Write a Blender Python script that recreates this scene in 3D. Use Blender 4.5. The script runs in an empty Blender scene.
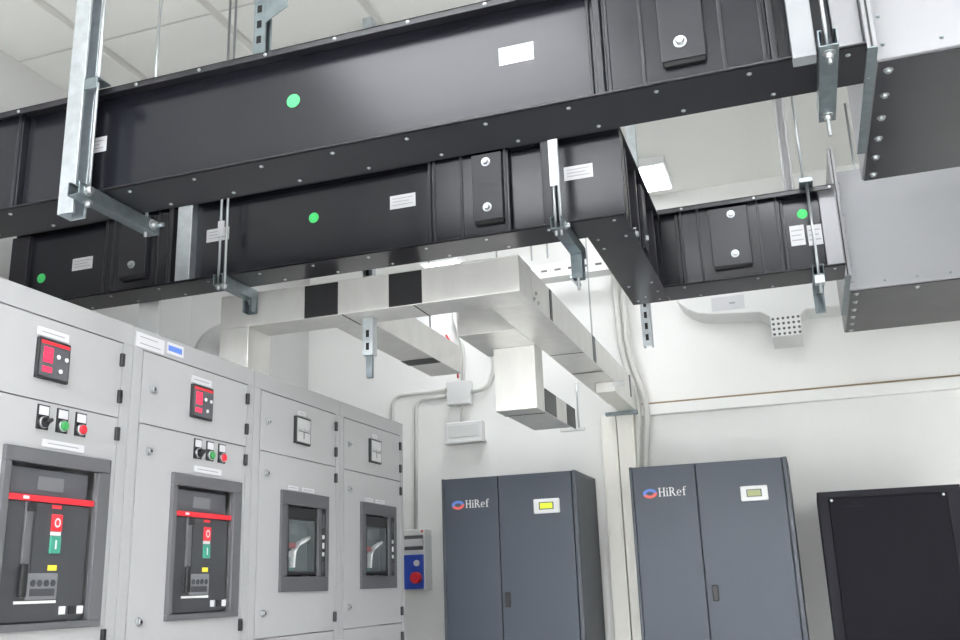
import bpy, bmesh, math, random
from mathutils import Vector, Matrix
random.seed(4)
S = bpy.context.scene
COL = S.collection

# ------------------------------------------------------------------ camera
EYE = Vector((0.0, 0.0, 1.4))
YAW, PITCH, ROLL, FPX = math.radians(-18.315), math.radians(15.661), math.radians(-1.973), 951.33
FWD = Vector((math.sin(YAW)*math.cos(PITCH), math.cos(YAW)*math.cos(PITCH), math.sin(PITCH)))
_r = Vector((math.cos(YAW), -math.sin(YAW), 0.0)); _u = _r.cross(FWD)
RGT = _r*math.cos(ROLL) + _u*math.sin(ROLL)
UPV = -_r*math.sin(ROLL) + _u*math.cos(ROLL)

def at(px, py, axis, val):
    """point of the real plane axis=val that the photograph shows at pixel (px, py)"""
    d = RGT*((px-480)/FPX) + UPV*((320-py)/FPX) + FWD
    i = 'xyz'.index(axis)
    return EYE + d*((val-EYE[i])/d[i])

cam = bpy.data.cameras.new('camera'); co = bpy.data.objects.new('camera', cam); COL.objects.link(co)
cam.sensor_width = 36; cam.lens = FPX*36/960; cam.clip_start = .02
M = Matrix((RGT, UPV, -FWD)).transposed().to_4x4(); M.translation = EYE
co.matrix_world = M
S.camera = co

# ------------------------------------------------------------------ materials
def lin(c):
    return tuple(((v/255)/12.92 if v/255 <= .04045 else ((v/255+.055)/1.055)**2.4) for v in c) + (1,)

MATS = {}
def mat(name, col, rough=.5, metal=0.0, var=0.0, vscale=6.0, bump=0.0, bscale=200.0, emit=0.0, stretch=None, coat=0.0, spec=None):
    m = bpy.data.materials.new(name); m.use_nodes = True
    nt = m.node_tree; b = nt.nodes['Principled BSDF']
    c = lin(col)
    b.inputs['Base Color'].default_value = c
    b.inputs['Roughness'].default_value = rough
    b.inputs['Metallic'].default_value = metal
    if spec is not None: b.inputs['Specular IOR Level'].default_value = spec
    if coat: b.inputs['Coat Weight'].default_value = coat
    tc = nt.nodes.new('ShaderNodeTexCoord')
    src = tc.outputs['Object']
    if stretch:
        mp = nt.nodes.new('ShaderNodeMapping'); mp.inputs['Scale'].default_value = stretch
        nt.links.new(src, mp.inputs['Vector']); src = mp.outputs['Vector']
    if var:
        n = nt.nodes.new('ShaderNodeTexNoise'); n.inputs['Scale'].default_value = vscale; n.inputs['Detail'].default_value = 4
        nt.links.new(src, n.inputs['Vector'])
        r = nt.nodes.new('ShaderNodeMapRange')
        r.inputs['From Min'].default_value = .3; r.inputs['From Max'].default_value = .7
        r.inputs['To Min'].default_value = 1-var; r.inputs['To Max'].default_value = 1+var
        nt.links.new(n.outputs['Fac'], r.inputs['Value'])
        mx = nt.nodes.new('ShaderNodeVectorMath'); mx.operation = 'SCALE'
        mx.inputs[0].default_value = c[:3]
        nt.links.new(r.outputs['Result'], mx.inputs['Scale'])
        nt.links.new(mx.outputs['Vector'], b.inputs['Base Color'])
        r2 = nt.nodes.new('ShaderNodeMapRange')
        r2.inputs['To Min'].default_value = max(.05, rough-.04); r2.inputs['To Max'].default_value = min(1, rough+.04)
        nt.links.new(n.outputs['Fac'], r2.inputs['Value']); nt.links.new(r2.outputs['Result'], b.inputs['Roughness'])
    if bump:
        n = nt.nodes.new('ShaderNodeTexNoise'); n.inputs['Scale'].default_value = bscale; n.inputs['Detail'].default_value = 3
        nt.links.new(src, n.inputs['Vector'])
        bp = nt.nodes.new('ShaderNodeBump'); bp.inputs['Strength'].default_value = bump; bp.inputs['Distance'].default_value = .002
        nt.links.new(n.outputs['Fac'], bp.inputs['Height']); nt.links.new(bp.outputs['Normal'], b.inputs['Normal'])
    if emit:
        b.inputs['Emission Color'].default_value = c; b.inputs['Emission Strength'].default_value = emit
    MATS[name] = m
    return m

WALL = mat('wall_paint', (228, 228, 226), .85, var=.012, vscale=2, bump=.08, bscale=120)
WALLSH = mat('shaded_wall_paint', (190, 190, 189), .85, var=.012, vscale=2)  # same wall paint, with the left wall's shade put into the colour
FLOORM = mat('floor_tile', (215, 215, 213), .35, var=.03, vscale=3)
BLACK = mat('black_satin_sheet', (25, 26, 32), .24, metal=.12, var=.05, vscale=2.5, bump=.03, bscale=40, stretch=(1, 1, 3))
BLACK2 = mat('black_satin_plate', (32, 32, 37), .34, metal=.1, var=.04, vscale=5)
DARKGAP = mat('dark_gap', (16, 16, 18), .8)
GALV = mat('galvanised_strut', (196, 202, 206), .36, metal=.9, var=.10, vscale=30)
GALVD = mat('dull_galvanised_bracket', (128, 138, 142), .38, metal=.85, var=.14, vscale=34)
SILVER = mat('galvanised_sheet', (138, 138, 141), .44, metal=.35, var=.03, vscale=4, stretch=(1, 1, 2))
ALU = mat('aluminium_trunking', (218, 217, 214), .40, metal=.7, var=.05, vscale=5, stretch=(3, 3, 1))
ZINC = mat('zinc_bolt', (178, 181, 183), .32, metal=.9)
CABG = mat('light_grey_cabinet_paint', (160, 160, 161), .42, var=.008, vscale=8, bump=.05, bscale=500)
CABP = mat('light_grey_cabinet_post', (156, 156, 157), .45)
WHITEP = mat('white_plastic', (214, 215, 215), .45)
GREYP = mat('light_grey_plastic', (205, 206, 205), .5)
BEZEL = mat('grey_breaker_bezel', (88, 88, 91), .45)
BREAK = mat('dark_grey_breaker_moulding', (60, 61, 65), .42)
BREAK2 = mat('mid_grey_breaker_moulding', (80, 81, 86), .42)
BEZELD = mat('charcoal_breaker_bezel', (80, 80, 83), .45)
PLATE = mat('grey_rating_plate', (112, 113, 117), .5)
STRUTP = mat('painted_strut', (132, 134, 137), .4, metal=.2)
BLK = mat('black_plastic', (30, 30, 32), .4)
RED = mat('red_plastic', (205, 40, 52), .4)
REDL = mat('red_led_digits', (235, 40, 70), .4, emit=.7)
GREEN = mat('green_plastic', (60, 150, 82), .4)
TEAL = mat('teal_green_plastic', (58, 140, 120), .45)
GDOT = mat('green_sticker', (70, 205, 110), .6)
YEL = mat('yellow_plastic', (225, 205, 60), .5)
PAPER = mat('white_sticker', (196, 196, 199), .6)
DIAL = mat('pale_grey_dial', (176, 178, 178), .3)
PRINT = mat('grey_print', (150, 150, 154), .7)
BLUE = mat('blue_plastic', (40, 70, 165), .4)
LOGOB = mat('logo_blue', (90, 125, 205), .5)
LOGOR = mat('logo_red', (225, 100, 90), .5)
LETTER = mat('white_lettering', (215, 215, 215), .5)
HIREF = mat('slate_grey_paint', (70, 76, 86), .42, spec=.35, var=.012, vscale=4, bump=.06, bscale=400)
HIREFD = mat('dark_slate_edge', (66, 71, 79), .45)
RACKM = mat('black_rack_paint', (26, 25, 33), .5, spec=.15, bump=.05, bscale=400)
RACKD = mat('black_rack_door', (17, 16, 23), .55, spec=.1, bump=.05, bscale=400)
LCD = mat('yellow_green_display', (190, 205, 40), .3, emit=.35)
LCD2 = mat('dull_green_display', (150, 155, 105), .3)
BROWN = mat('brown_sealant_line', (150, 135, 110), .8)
PIPE = mat('pale_grey_conduit', (200, 200, 196), .5)
CREAM = mat('cream_trunking', (238, 236, 228), .5)
TRAY = mat('white_cable_tray', (214, 215, 214), .45)
GLASS = mat('window_smoke_polycarbonate', (120, 130, 132), .12)
GLASS.node_tree.nodes['Principled BSDF'].inputs['Alpha'].default_value = .28
LAMP = mat('lit_diffuser', (249, 251, 255), .5, emit=39.0)
LAMPV = mat('lit_tube_diffuser', (240, 246, 255), .5, emit=9.0)
LAMPS = mat('lit_soft_diffuser', (250, 252, 255), .5, emit=6.0)
LAMPM = mat('lit_medium_diffuser', (250, 252, 255), .5, emit=20.0)
LAMPFILL = mat('added_fill_diffuser', (250, 252, 255), .5, emit=10.0)
LAMPB = mat('lit_bright_diffuser', (250, 252, 255), .5, emit=4.0)

def ceiling_material():
    m = bpy.data.materials.new('ceiling_panels'); m.use_nodes = True
    nt = m.node_tree; b = nt.nodes['Principled BSDF']; b.inputs['Roughness'].default_value = .9
    tc = nt.nodes.new('ShaderNodeTexCoord'); sp = nt.nodes.new('ShaderNodeSeparateXYZ')
    nt.links.new(tc.outputs['Object'], sp.inputs[0])
    def line(sock, period, off, w, org):
        a = nt.nodes.new('ShaderNodeMath'); a.operation = 'ADD'; a.inputs[1].default_value = 100*period-off+org
        nt.links.new(sock, a.inputs[0])
        p = nt.nodes.new('ShaderNodeMath'); p.operation = 'PINGPONG'; p.inputs[1].default_value = period/2
        nt.links.new(a.outputs[0], p.inputs[0])
        r = nt.nodes.new('ShaderNodeMapRange'); r.interpolation_type = 'SMOOTHSTEP'
        r.inputs['From Min'].default_value = w*.3; r.inputs['From Max'].default_value = w
        r.inputs['To Min'].default_value = 0; r.inputs['To Max'].default_value = 1
        nt.links.new(p.outputs[0], r.inputs['Value'])
        return r.outputs['Result']
    lx = line(sp.outputs['X'], .6, -2.68, .03, (XL+XR)/2); ly = line(sp.outputs['Y'], 3.0, 2.93, .008, (YB+.1-4)/2)
    mn = nt.nodes.new('ShaderNodeMath'); mn.operation = 'MINIMUM'
    nt.links.new(lx, mn.inputs[0]); nt.links.new(ly, mn.inputs[1])
    side = nt.nodes.new('ShaderNodeMath'); side.operation = 'GREATER_THAN'; side.inputs[1].default_value = -1.3-(XL+XR)/2
    nt.links.new(sp.outputs['X'], side.inputs[0])
    mn0 = mn; mn = nt.nodes.new('ShaderNodeMath'); mn.operation = 'MAXIMUM'
    nt.links.new(mn0.outputs[0], mn.inputs[0]); nt.links.new(side.outputs[0], mn.inputs[1])
    mix = nt.nodes.new('ShaderNodeMix'); mix.data_type = 'RGBA'
    mix.inputs[6].default_value = lin((204, 203, 199)); mix.inputs[7].default_value = lin((230, 230, 226))
    nt.links.new(mn.outputs[0], mix.inputs[0]); nt.links.new(mix.outputs[2], b.inputs['Base Color'])
    bp = nt.nodes.new('ShaderNodeBump'); bp.inputs['Strength'].default_value = .6; bp.inputs['Distance'].default_value = .01
    nt.links.new(mn.outputs[0], bp.inputs['Height']); nt.links.new(bp.outputs['Normal'], b.inputs['Normal'])
    return m
ZC, YB, XL, XR = 3.72, 5.60, -3.09, 3.4
CEIL = ceiling_material()

# ------------------------------------------------------------------ mesh builder
class MB:
    def __init__(s): s.v = []; s.f = []; s.sm = []
    def add(s, vs, fs, smooth=False):
        o = len(s.v); s.v += [Vector(p) for p in vs]
        for f in fs: s.f.append([i+o for i in f]); s.sm.append(smooth)
        return s
    def box(s, x0, x1, y0, y1, z0, z1):
        x0, x1 = sorted((x0, x1)); y0, y1 = sorted((y0, y1)); z0, z1 = sorted((z0, z1))
        return s.add([(x, y, z) for z in (z0, z1) for y in (y0, y1) for x in (x0, x1)],
                     [(0, 2, 3, 1), (4, 5, 7, 6), (0, 1, 5, 4), (2, 6, 7, 3), (0, 4, 6, 2), (1, 3, 7, 5)])
    def prism(s, pts, axis, a0, a1):
        """polygon in the plane normal to axis (coordinates in xyz order without it), pulled from a0 to a1"""
        def P(q, a):
            return {'x': (a, q[0], q[1]), 'y': (q[0], a, q[1]), 'z': (q[0], q[1], a)}[axis]
        n = len(pts)
        vs = [P(q, a0) for q in pts] + [P(q, a1) for q in pts]
        fs = [tuple(range(n)), tuple(reversed(range(n, 2*n)))]
        fs += [(i, (i+1) % n + 0, (i+1) % n + n, i+n)[::-1] for i in range(n)]
        return s.add(vs, fs)
    def rings(s, rr, n=16, smooth=True, caps=True):
        """rr: list of (centre, u, v) ellipses joined in turn"""
        vs = []; fs = []
        for c, u, v in rr:
            for k in range(n):
                a = 2*math.pi*k/n
                vs.append(Vector(c)+Vector(u)*math.cos(a)+Vector(v)*math.sin(a))
        for i in range(len(rr)-1):
            for k in range(n):
                a, b = i*n+k, i*n+(k+1) % n
                fs.append((a, b, b+n, a+n))
        s.add(vs, fs, smooth)
        if caps:
            o = len(s.v)-len(vs)
            s.f.append([o+k for k in reversed(range(n))]); s.sm.append(False)
            s.f.append([o+(len(rr)-1)*n+k for k in range(n)]); s.sm.append(False)
        return s
    def tube(s, p0, p1, r, n=12, r1=None):
        p0, p1 = Vector(p0), Vector(p1); d = (p1-p0).normalized()
        a = Vector((0, 0, 1)) if abs(d.z) < .9 else Vector((1, 0, 0))
        u = d.cross(a).normalized(); v = d.cross(u); r1 = r if r1 is None else r1
        return s.rings([(p0, u*r, v*r), (p1, u*r1, v*r1)], n)
    def path(s, pts, r, n=10):
        pts = [Vector(p) for p in pts]; rr = []
        d0 = (pts[1]-pts[0]).normalized()
        a = Vector((0, 1, 0)) if abs(d0.y) < .8 else Vector((1, 0, 0))
        u = d0.cross(a).normalized()
        for i, p in enumerate(pts):
            d = (pts[min(i+1, len(pts)-1)]-pts[max(i-1, 0)]).normalized()
            u = (u-d*u.dot(d)).normalized(); v = d.cross(u)
            rr.append((p, u*r, v*r))
        return s.rings(rr, n)
    def build(s, name, m, parent=None, bevel=0.0, label=None):
        root = parent
        while root is not None and root.parent is not None: root = root.parent
        off = Vector(root.location) if root is not None else Vector((0, 0, 0))
        own = off
        if parent is None and s.v:                       # a thing that is one mesh: origin at its base
            lo = [min(p[i] for p in s.v) for i in range(3)]; hi = [max(p[i] for p in s.v) for i in range(3)]
            own = Vector(((lo[0]+hi[0])/2, (lo[1]+hi[1])/2, lo[2]))
        me = bpy.data.meshes.new(name)
        me.from_pydata([tuple(p-own) for p in s.v], [], s.f)
        me.polygons.foreach_set('use_smooth', s.sm)
        bm = bmesh.new(); bm.from_mesh(me); bmesh.ops.recalc_face_normals(bm, faces=bm.faces); bm.to_mesh(me); bm.free()
        me.materials.append(m)
        o = bpy.data.objects.new(name, me); COL.objects.link(o)
        if parent is not None: o.parent = parent
        else: o.location = own
        if bevel:
            b = o.modifiers.new('bevel', 'BEVEL'); b.width = bevel; b.segments = 2; b.limit_method = 'ANGLE'; b.angle_limit = .6
        if label: o['label'] = label
        return o

def rounded(pts, r, n=6):
    """fillet the inner corners of a polyline"""
    pts = [Vector(p) for p in pts]; out = [pts[0]]
    for a, b, c in zip(pts, pts[1:], pts[2:]):
        d0, d1 = (a-b), (c-b); q = min(r, d0.length*.49, d1.length*.49)
        p0, p1 = b+d0.normalized()*q, b+d1.normalized()*q
        for k in range(n+1):
            t = k/n
            out.append(p0*(1-t)**2 + b*2*t*(1-t) + p1*t*t)
    out.append(pts[-1])
    return out

def tag(o, label, cat, group=None):
    o['label'] = label; o['category'] = cat
    if group: o['group'] = group
    return o
def thing(name, loc, label, cat, group=None):
    o = bpy.data.objects.new(name, None); COL.objects.link(o); o.location = loc; o.empty_display_size = .1
    return tag(o, label, cat, group)
def struct(name, mb, m, bevel=0):
    o = mb.build(name, m, None, bevel); o['kind'] = 'structure'; return o

def bolt_mb(c, axis, r=.011, h=.008, washer=True):
    """hex head on a washer; axis is the direction the head points"""
    c = Vector(c); a = Vector(axis); mb = MB()
    if washer: mb.tube(c, c+a*.0025, r*1.45, 16)
    mb.tube(c, c+a*(.002+h*.75), r, 6); mb.tube(c+a*(.002+h*.75), c+a*(.002+h), r, 6, r*.8)
    return mb
def screw_mb(c, axis, r=.006):
    c = Vector(c); a = Vector(axis)
    return MB().tube(c, c+a*.002, r, 12).tube(c+a*.002, c+a*.0045, r*.95, 12, r*.5)

# ------------------------------------------------------------------ the room
struct('floor', MB().box(XL-.1, XR+.1, -4, YB+.1, -.1, 0), FLOORM)
struct('ceiling', MB().box(XL-.1, XR+.1, -4, YB+.1, ZC, ZC+.1), CEIL)
struct('wall_left', MB().box(XL-.1, XL, -4, YB, 0, ZC), WALLSH)
struct('wall_back', MB().box(XL, XR, YB, YB+.1, 0, ZC), WALL)
struct('wall_right', MB().box(XR, XR+.1, -4, YB, 0, ZC), WALL)
struct('wall_front', MB().box(XL, XR, -4.1, -4, 0, ZC), WALL)
struct('trim_1', MB().box(-.86, XR, YB-.045, YB, 2.335, 2.400), WALL, .004)
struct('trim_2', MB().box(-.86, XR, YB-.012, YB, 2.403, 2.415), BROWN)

# ------------------------------------------------------------------ switchgear
XE = -1.875
def efront(mb, y0, y1, z0, z1, x0=0.0, x1=.002): return mb.box(XE+x0, XE+x1, y0, y1, z0, z1)

def plate_sticker(root, y0, y1, z0, z1, name='name_plate', lines=2, m=PAPER):
    o = efront(MB(), y0, y1, z0, z1, 0, .0025).build(name, m, root)
    l = MB()
    for k in range(lines):
        zz = z0+(z1-z0)*(k+.6)/(lines+.2)
        l.box(XE+.0025, XE+.003, y0+(y1-y0)*.12, y1-(y1-y0)*(.14+.12*(k % 2)), zz-.0016, zz+.0016)
    l.build('print', PRINT, o)

def meter_red(root, y0, y1, z0, z1):
    o = efront(MB(), y0, y1, z0, z1, -.004, .010).build('power_meter', BLK, root, .002)
    w, h = y1-y0, z1-z0
    efront(MB(), y0+.05*w, y1-.05*w, z0+.06*h, z1-.06*h, .010, .0115).build('face', BREAK2, o)
    efront(MB(), y0+.05*w, y1-.05*w, z1-.15*h, z1-.07*h, .0115, .0125).build('stripe', RED, o)
    d = MB()
    for a, b in ((.66, .78), (.53, .64), (.41, .51), (.17, .3)):
        efront(d, y0+.14*w, y0+.43*w, z0+a*h, z0+b*h, .0115, .0125)
    d.build('digit_display', REDL, o)
    for yy, zz in ((.6, .6), (.86, .58), (.7, .26)):
        c = Vector((XE+.0115, y0+yy*w, z0+zz*h))
        MB().tube(c, c+Vector((.003, 0, 0)), .006, 12).build('key', GREYP, o)

def meter_white(root, y0, y1, z0, z1):
    o = efront(MB(), y0, y1, z0, z1, -.004, .012).build('ammeter', BLK, root, .002)
    w, h = y1-y0, z1-z0
    efront(MB(), y0+.07*w, y1-.07*w, z0+.07*h, z1-.07*h, .012, .0135).build('dial', DIAL, o)
    sc = MB()
    efront(sc, y0+.12*w, y1-.12*w, z0+.44*h, z0+.47*h, .0135, .0142)
    for k in range(9):
        efront(sc, y0+(.16+.085*k)*w, y0+(.172+.085*k)*w, z0+.47*h, z0+(.55 if k % 4 else .6)*h, .0135, .0142)
    efront(sc, y0+.48*w, y0+.52*w, z0+.2*h, z0+.47*h, .0135, .0142)
    sc.build('scale', BEZEL, o)

def pilot(root, kind, y, z):
    """legend plate with a 22 mm actuator under it"""
    nm = {'selector': 'selector_switch', 'green': 'push_button', 'red': 'push_button'}[kind]
    o = efront(MB(), y-.021, y+.021, z-.03, z+.035, 0, .004).build(nm, BLK, root, .001,
        {'selector': 'black selector knob', 'green': 'green push button', 'red': 'red push button'}[kind])
    efront(MB(), y-.017, y+.017, z+.008, z+.031, .004, .005).build('legend', PAPER, o)
    c = Vector((XE+.004, y, z-.012)); X = Vector((1, 0, 0))
    MB().tube(c, c+X*.007, .0155, 20).build('ring', ZINC, o)
    if kind == 'selector':
        mb = MB().tube(c+X*.007, c+X*.010, .0135, 20)
        d = Vector((0, .8, .6)); n = Vector((0, -.6, .8))
        a, b = c+X*.010, c+X*.024
        mb.add([a-d*.014-n*.005, a+d*.014-n*.005, a+d*.014+n*.005, a-d*.014+n*.005,
                b-d*.013-n*.004, b+d*.013-n*.004, b+d*.013+n*.004, b-d*.013+n*.004],
               [(0, 3, 2, 1), (4, 5, 6, 7), (0, 1, 5, 4), (1, 2, 6, 5), (2, 3, 7, 6), (3, 0, 4, 7)])
        mb.build('knob', BLK, o)
    else:
        MB().tube(c+X*.007, c+X*.012, .0125, 20).tube(c+X*.012, c+X*.014, .0125, 20, .010).build('cap', GREEN if kind == 'green' else RED, o)

def air_breaker(root, y0, y1, z0, z1):
    w, h = y1-y0, z1-z0
    Y = lambda t: y0+t*w
    Z = lambda t: z0+t*h
    fr = MB()
    a, b, c, d = .06, .125, .04, .085                    # left, right, bottom, top margins
    efront(fr, y0, y1, Z(1-d), z1, -.002, .012); efront(fr, y0, y1, z0, Z(c), -.002, .012)
    efront(fr, y0, Y(a), Z(c), Z(1-d), -.002, .012); efront(fr, Y(1-b), y1, Z(c), Z(1-d), -.002, .012)
    o = fr.build('air_circuit_breaker', BEZEL, root, .002)
    RC = .014
    def efr(mb, p, q, r, t, x0=0.0, x1=.002): return efront(mb, p, q, r, t, x0-RC, x1-RC)
    efr(MB(), Y(a), Y(1-b), Z(c), Z(1-d), -.05, -.045).build('back_plate', BLK, o)
    efr(MB(), Y(a+.004), Y(1-b-.035), Z(c+.005), Z(.706), -.03, .012).build('front_cover', BREAK, o, .003)
    efr(MB(), Y(a+.02), Y(1-b-.03), Z(.742), Z(1-d-.015), -.045, .0).build('upper_cover', BREAK2, o, .003)
    efr(MB(), Y(.36), Y(.6), Z(.775), Z(.855), .0, .002).build('rating_plate', PLATE, o)
    efr(MB(), Y(a-.03), Y(1-b-.008), Z(.706), Z(.740), -.02, .018).build('red_bar', RED, o)
    efr(MB(), Y(.2), Y(.25), Z(.715), Z(.732), .018, .0188).build('badge', PAPER, o)
    efr(MB(), Y(.235), Y(.298), Z(.2), Z(.70), .012, .019).build('charging_lever', BEZEL, o, .002)
    efr(MB(), Y(.24), Y(.31), Z(.645), Z(.70), .019, .026).build('lever_latch', BLK, o, .002)
    efr(MB(), Y(.215), Y(.27), Z(.18), Z(.36), .019, .032).build('lever_grip', BLK, o, .004)
    efr(MB(), Y(.33), Y(.48), Z(.2), Z(.7), .012, .0135).build('centre_strip', BREAK, o)
    efr(MB(), Y(.475), Y(.565), Z(.675), Z(.695), .012, .014).build('trip_flag', RED, o)
    bt = efr(MB(), Y(.478), Y(.575), Z(.545), Z(.642), .012, .018).build('off_button', RED, o, .002)
    efr(MB(), Y(.478), Y(.575), Z(.522), Z(.543), .012, .0145).build('button_rim', GREYP, o)
    efr(MB(), Y(.478), Y(.575), Z(.42), Z(.518), .012, .018).build('on_button', TEAL, o, .002)
    mk = MB(); efr(mk, Y(.52), Y(.533), Z(.445), Z(.495), .018, .0186)
    ring = MB()
    cc = Vector((XE+.018-RC, Y(.5265), Z(.594)))
    for k in range(20):
        t0, t1 = 2*math.pi*k/20, 2*math.pi*(k+1)/20
        q = [(cc+Vector((e, math.cos(t)*r, math.sin(t)*r*1.15))) for e in (0, .0007) for t, r in ((t0, .007), (t1, .007), (t1, .0105), (t0, .0105))]
        ring.add(q, [(0, 1, 2, 3), (7, 6, 5, 4), (0, 4, 5, 1), (2, 6, 7, 3)])
    mk.build('on_mark', GREYP, o); ring.build('off_mark', GREYP, o)
    efr(MB(), Y(.485), Y(.565), Z(.325), Z(.355), .012, .0135).build('spring_indicator', YEL, o)
    efr(MB(), Y(.3), Y(.575), Z(.165), Z(.31), .012, .017).build('trip_unit', PLATE, o, .002)
    ds = MB()
    for k in range(4):
        c0 = Vector((XE+.017-RC, Y(.35+.06*k), Z(.255))); ds.tube(c0, c0+Vector((.002, 0, 0)), .0085, 14)
    efr(ds, Y(.33), Y(.55), Z(.185), Z(.225), .017, .0178)
    ds.build('trip_dials', BREAK, o)
    efr(MB(), Y(.215), Y(.575), Z(.145), Z(.16), .012, .016).build('lower_rail', GREYP, o)
    for t, m in ((.62, PAPER), (.71, BLK), (.79, PAPER)):
        efr(MB(), Y(t), Y(t+.055), Z(.08), Z(.125), .012, .0145).build('interlock_tag', m, o)

def moulded_breaker(root, y0, y1, z0, z1, lean=0.0):
    w, h = y1-y0, z1-z0
    Y = lambda t: y0+t*w
    Z = lambda t: z0+t*h
    fr = MB()
    efront(fr, y0, y1, Z(.86), z1, -.002, .010); efront(fr, y0, y1, z0, Z(.15), -.002, .010)
    efront(fr, y0, Y(.12), Z(.15), Z(.86), -.002, .010); efront(fr, Y(.94), y1, Z(.15), Z(.86), -.002, .010)
    efront(fr, Y(.76), Y(.83), Z(.15), Z(.86), -.002, .010)
    o = fr.build('moulded_case_breaker', BEZELD, root, .002)
    efront(MB(), Y(.12), Y(.76), Z(.15), Z(.86), -.07, -.066).build('back_plate', BLK, o)
    efront(MB(), Y(.83), Y(.94), Z(.15), Z(.86), -.02, .006).build('side_column', BLK, o)
    for a, b in ((.2, .3), (.36, .4), (.44, .5), (.54, .58), (.66, .8)):
        efront(MB(), Y(.865), Y(.905), Z(a), Z(b), .006, .008).build('indicator', GREYP if b-a < .09 else BREAK2, o)
    wf = MB()
    efront(wf, Y(.135), Y(.745), Z(.72), Z(.84), -.03, .004); efront(wf, Y(.135), Y(.745), Z(.165), Z(.2), -.03, .004)
    efront(wf, Y(.135), Y(.17), Z(.2), Z(.72), -.03, .004); efront(wf, Y(.70), Y(.745), Z(.2), Z(.72), -.03, .004)
    wf.build('window_rim', BLK, o, .002)
    efront(MB(), Y(.17), Y(.70), Z(.2), Z(.72), -.066, -.03).build('switch_body', BREAK2, o, .003)
    efront(MB(), Y(.24), Y(.5), Z(.58), Z(.68), -.03, -.028).build('rating_plate', PLATE, o)
    efront(MB(), Y(.19), Y(.38), Z(.435), Z(.485), -.03, -.012).build('trip_flag', RED, o)
    efront(MB(), Y(.22), Y(.42), Z(.215), Z(.245), -.03, -.026).build('on_mark', TEAL, o)
    # bent rotary handle: stem rising, then grip to the upper right
    p = [Vector((XE-.008, Y(a), Z(b))) for a, b in ((.29, .24), (.3, .32), (.31, .4), (.40, .47), (.52, .51), (.63, .54))]
    rr = []
    for q, (a, b) in zip(p, ((.012, .016), (.012, .015), (.013, .016), (.012, .017), (.012, .018), (.010, .014))):
        rr.append((q, Vector((a, 0, 0)), Vector((0, b*.45, b*.75) if q.y > Y(.35) else (0, b, 0))))
    MB().rings(rr, 12).tube((XE-.03, Y(.3), Z(.36)), (XE-.009, Y(.3), Z(.36)), .016).build('rotary_handle', WHITEP, o)
    efront(MB(), Y(.172), Y(.698), Z(.202), Z(.718), .002, .0035).build('window_pane', GLASS, o)

HING = MATS['black_plastic']
def hinge(root, y, z): efront(MB(), y-.007, y+.007, z-.02, z+.02, 0, .012).build('hinge', HING, root, .003)
def latch(root, y, z):
    c = Vector((XE, y, z)); X = Vector((1, 0, 0))
    MB().tube(c, c+X*.005, .013, 16).tube(c+X*.005, c+X*.012, .009, 12).build('latch', ZINC, root)
    # triangular key hole
    MB().add([c+X*.0125+Vector((0, -.005, -.004)), c+X*.0125+Vector((0, .005, -.004)), c+X*.0125+Vector((0, 0, .006)),
              c+X*.013+Vector((0, -.005, -.004)), c+X*.013+Vector((0, .005, -.004)), c+X*.013+Vector((0, 0, .006))],
             [(0, 1, 2), (3, 5, 4), (0, 3, 4, 1), (1, 4, 5, 2), (2, 5, 3, 0)]).build('key_hole', BLK, root)

def panel(y0, y1, d0, d1, label):
    """one switchboard column: y0..y1 body, d0..d1 door opening"""
    ZT, ZS, ZL = 2.133, 1.910, 1.248
    root = thing('switchgear_cabinet', ((XE-.45), (y0+y1)/2, 0), label, 'electrical cabinet', 'row of grey switchgear cabinets on the left')
    b = MB().box(XE-.9, XE-.12, y0+.001, y1-.001, .08, 2.198)
    b.build('body', CABG, root, .002)
    MB().box(XE-.88, XE-.04, y0+.003, y1-.003, 0, .08).build('plinth', BREAK, root)
    f = MB()
    f.box(XE-.12, XE, y0+.0015, y1-.0015, ZT+.004, 2.2)
    f.box(XE-.12, XE, y0+.0015, d0-.004, .08, ZT+.004); f.box(XE-.12, XE, d1+.004, y1-.0015, .08, ZT+.004)
    f.box(XE-.12, XE, d0-.004, d1+.004, .08, .1)
    f.build('front_frame', CABP, root, .0015)
    return root, ZT, ZS, ZL

def door_with_hole(root, name, y0, y1, z0, z1, hole=None):
    m = MB()
    if hole:
        hy0, hy1, hz0, hz1 = hole
        m.box(XE-.02, XE, y0, hy0, z0, z1).box(XE-.02, XE, hy1, y1, z0, z1)
        m.box(XE-.02, XE, hy0, hy1, z0, hz0).box(XE-.02, XE, hy0, hy1, hz1, z1)
    else:
        m.box(XE-.02, XE, y0, y1, z0, z1)
    return m.build(name, CABG, root)

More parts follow.
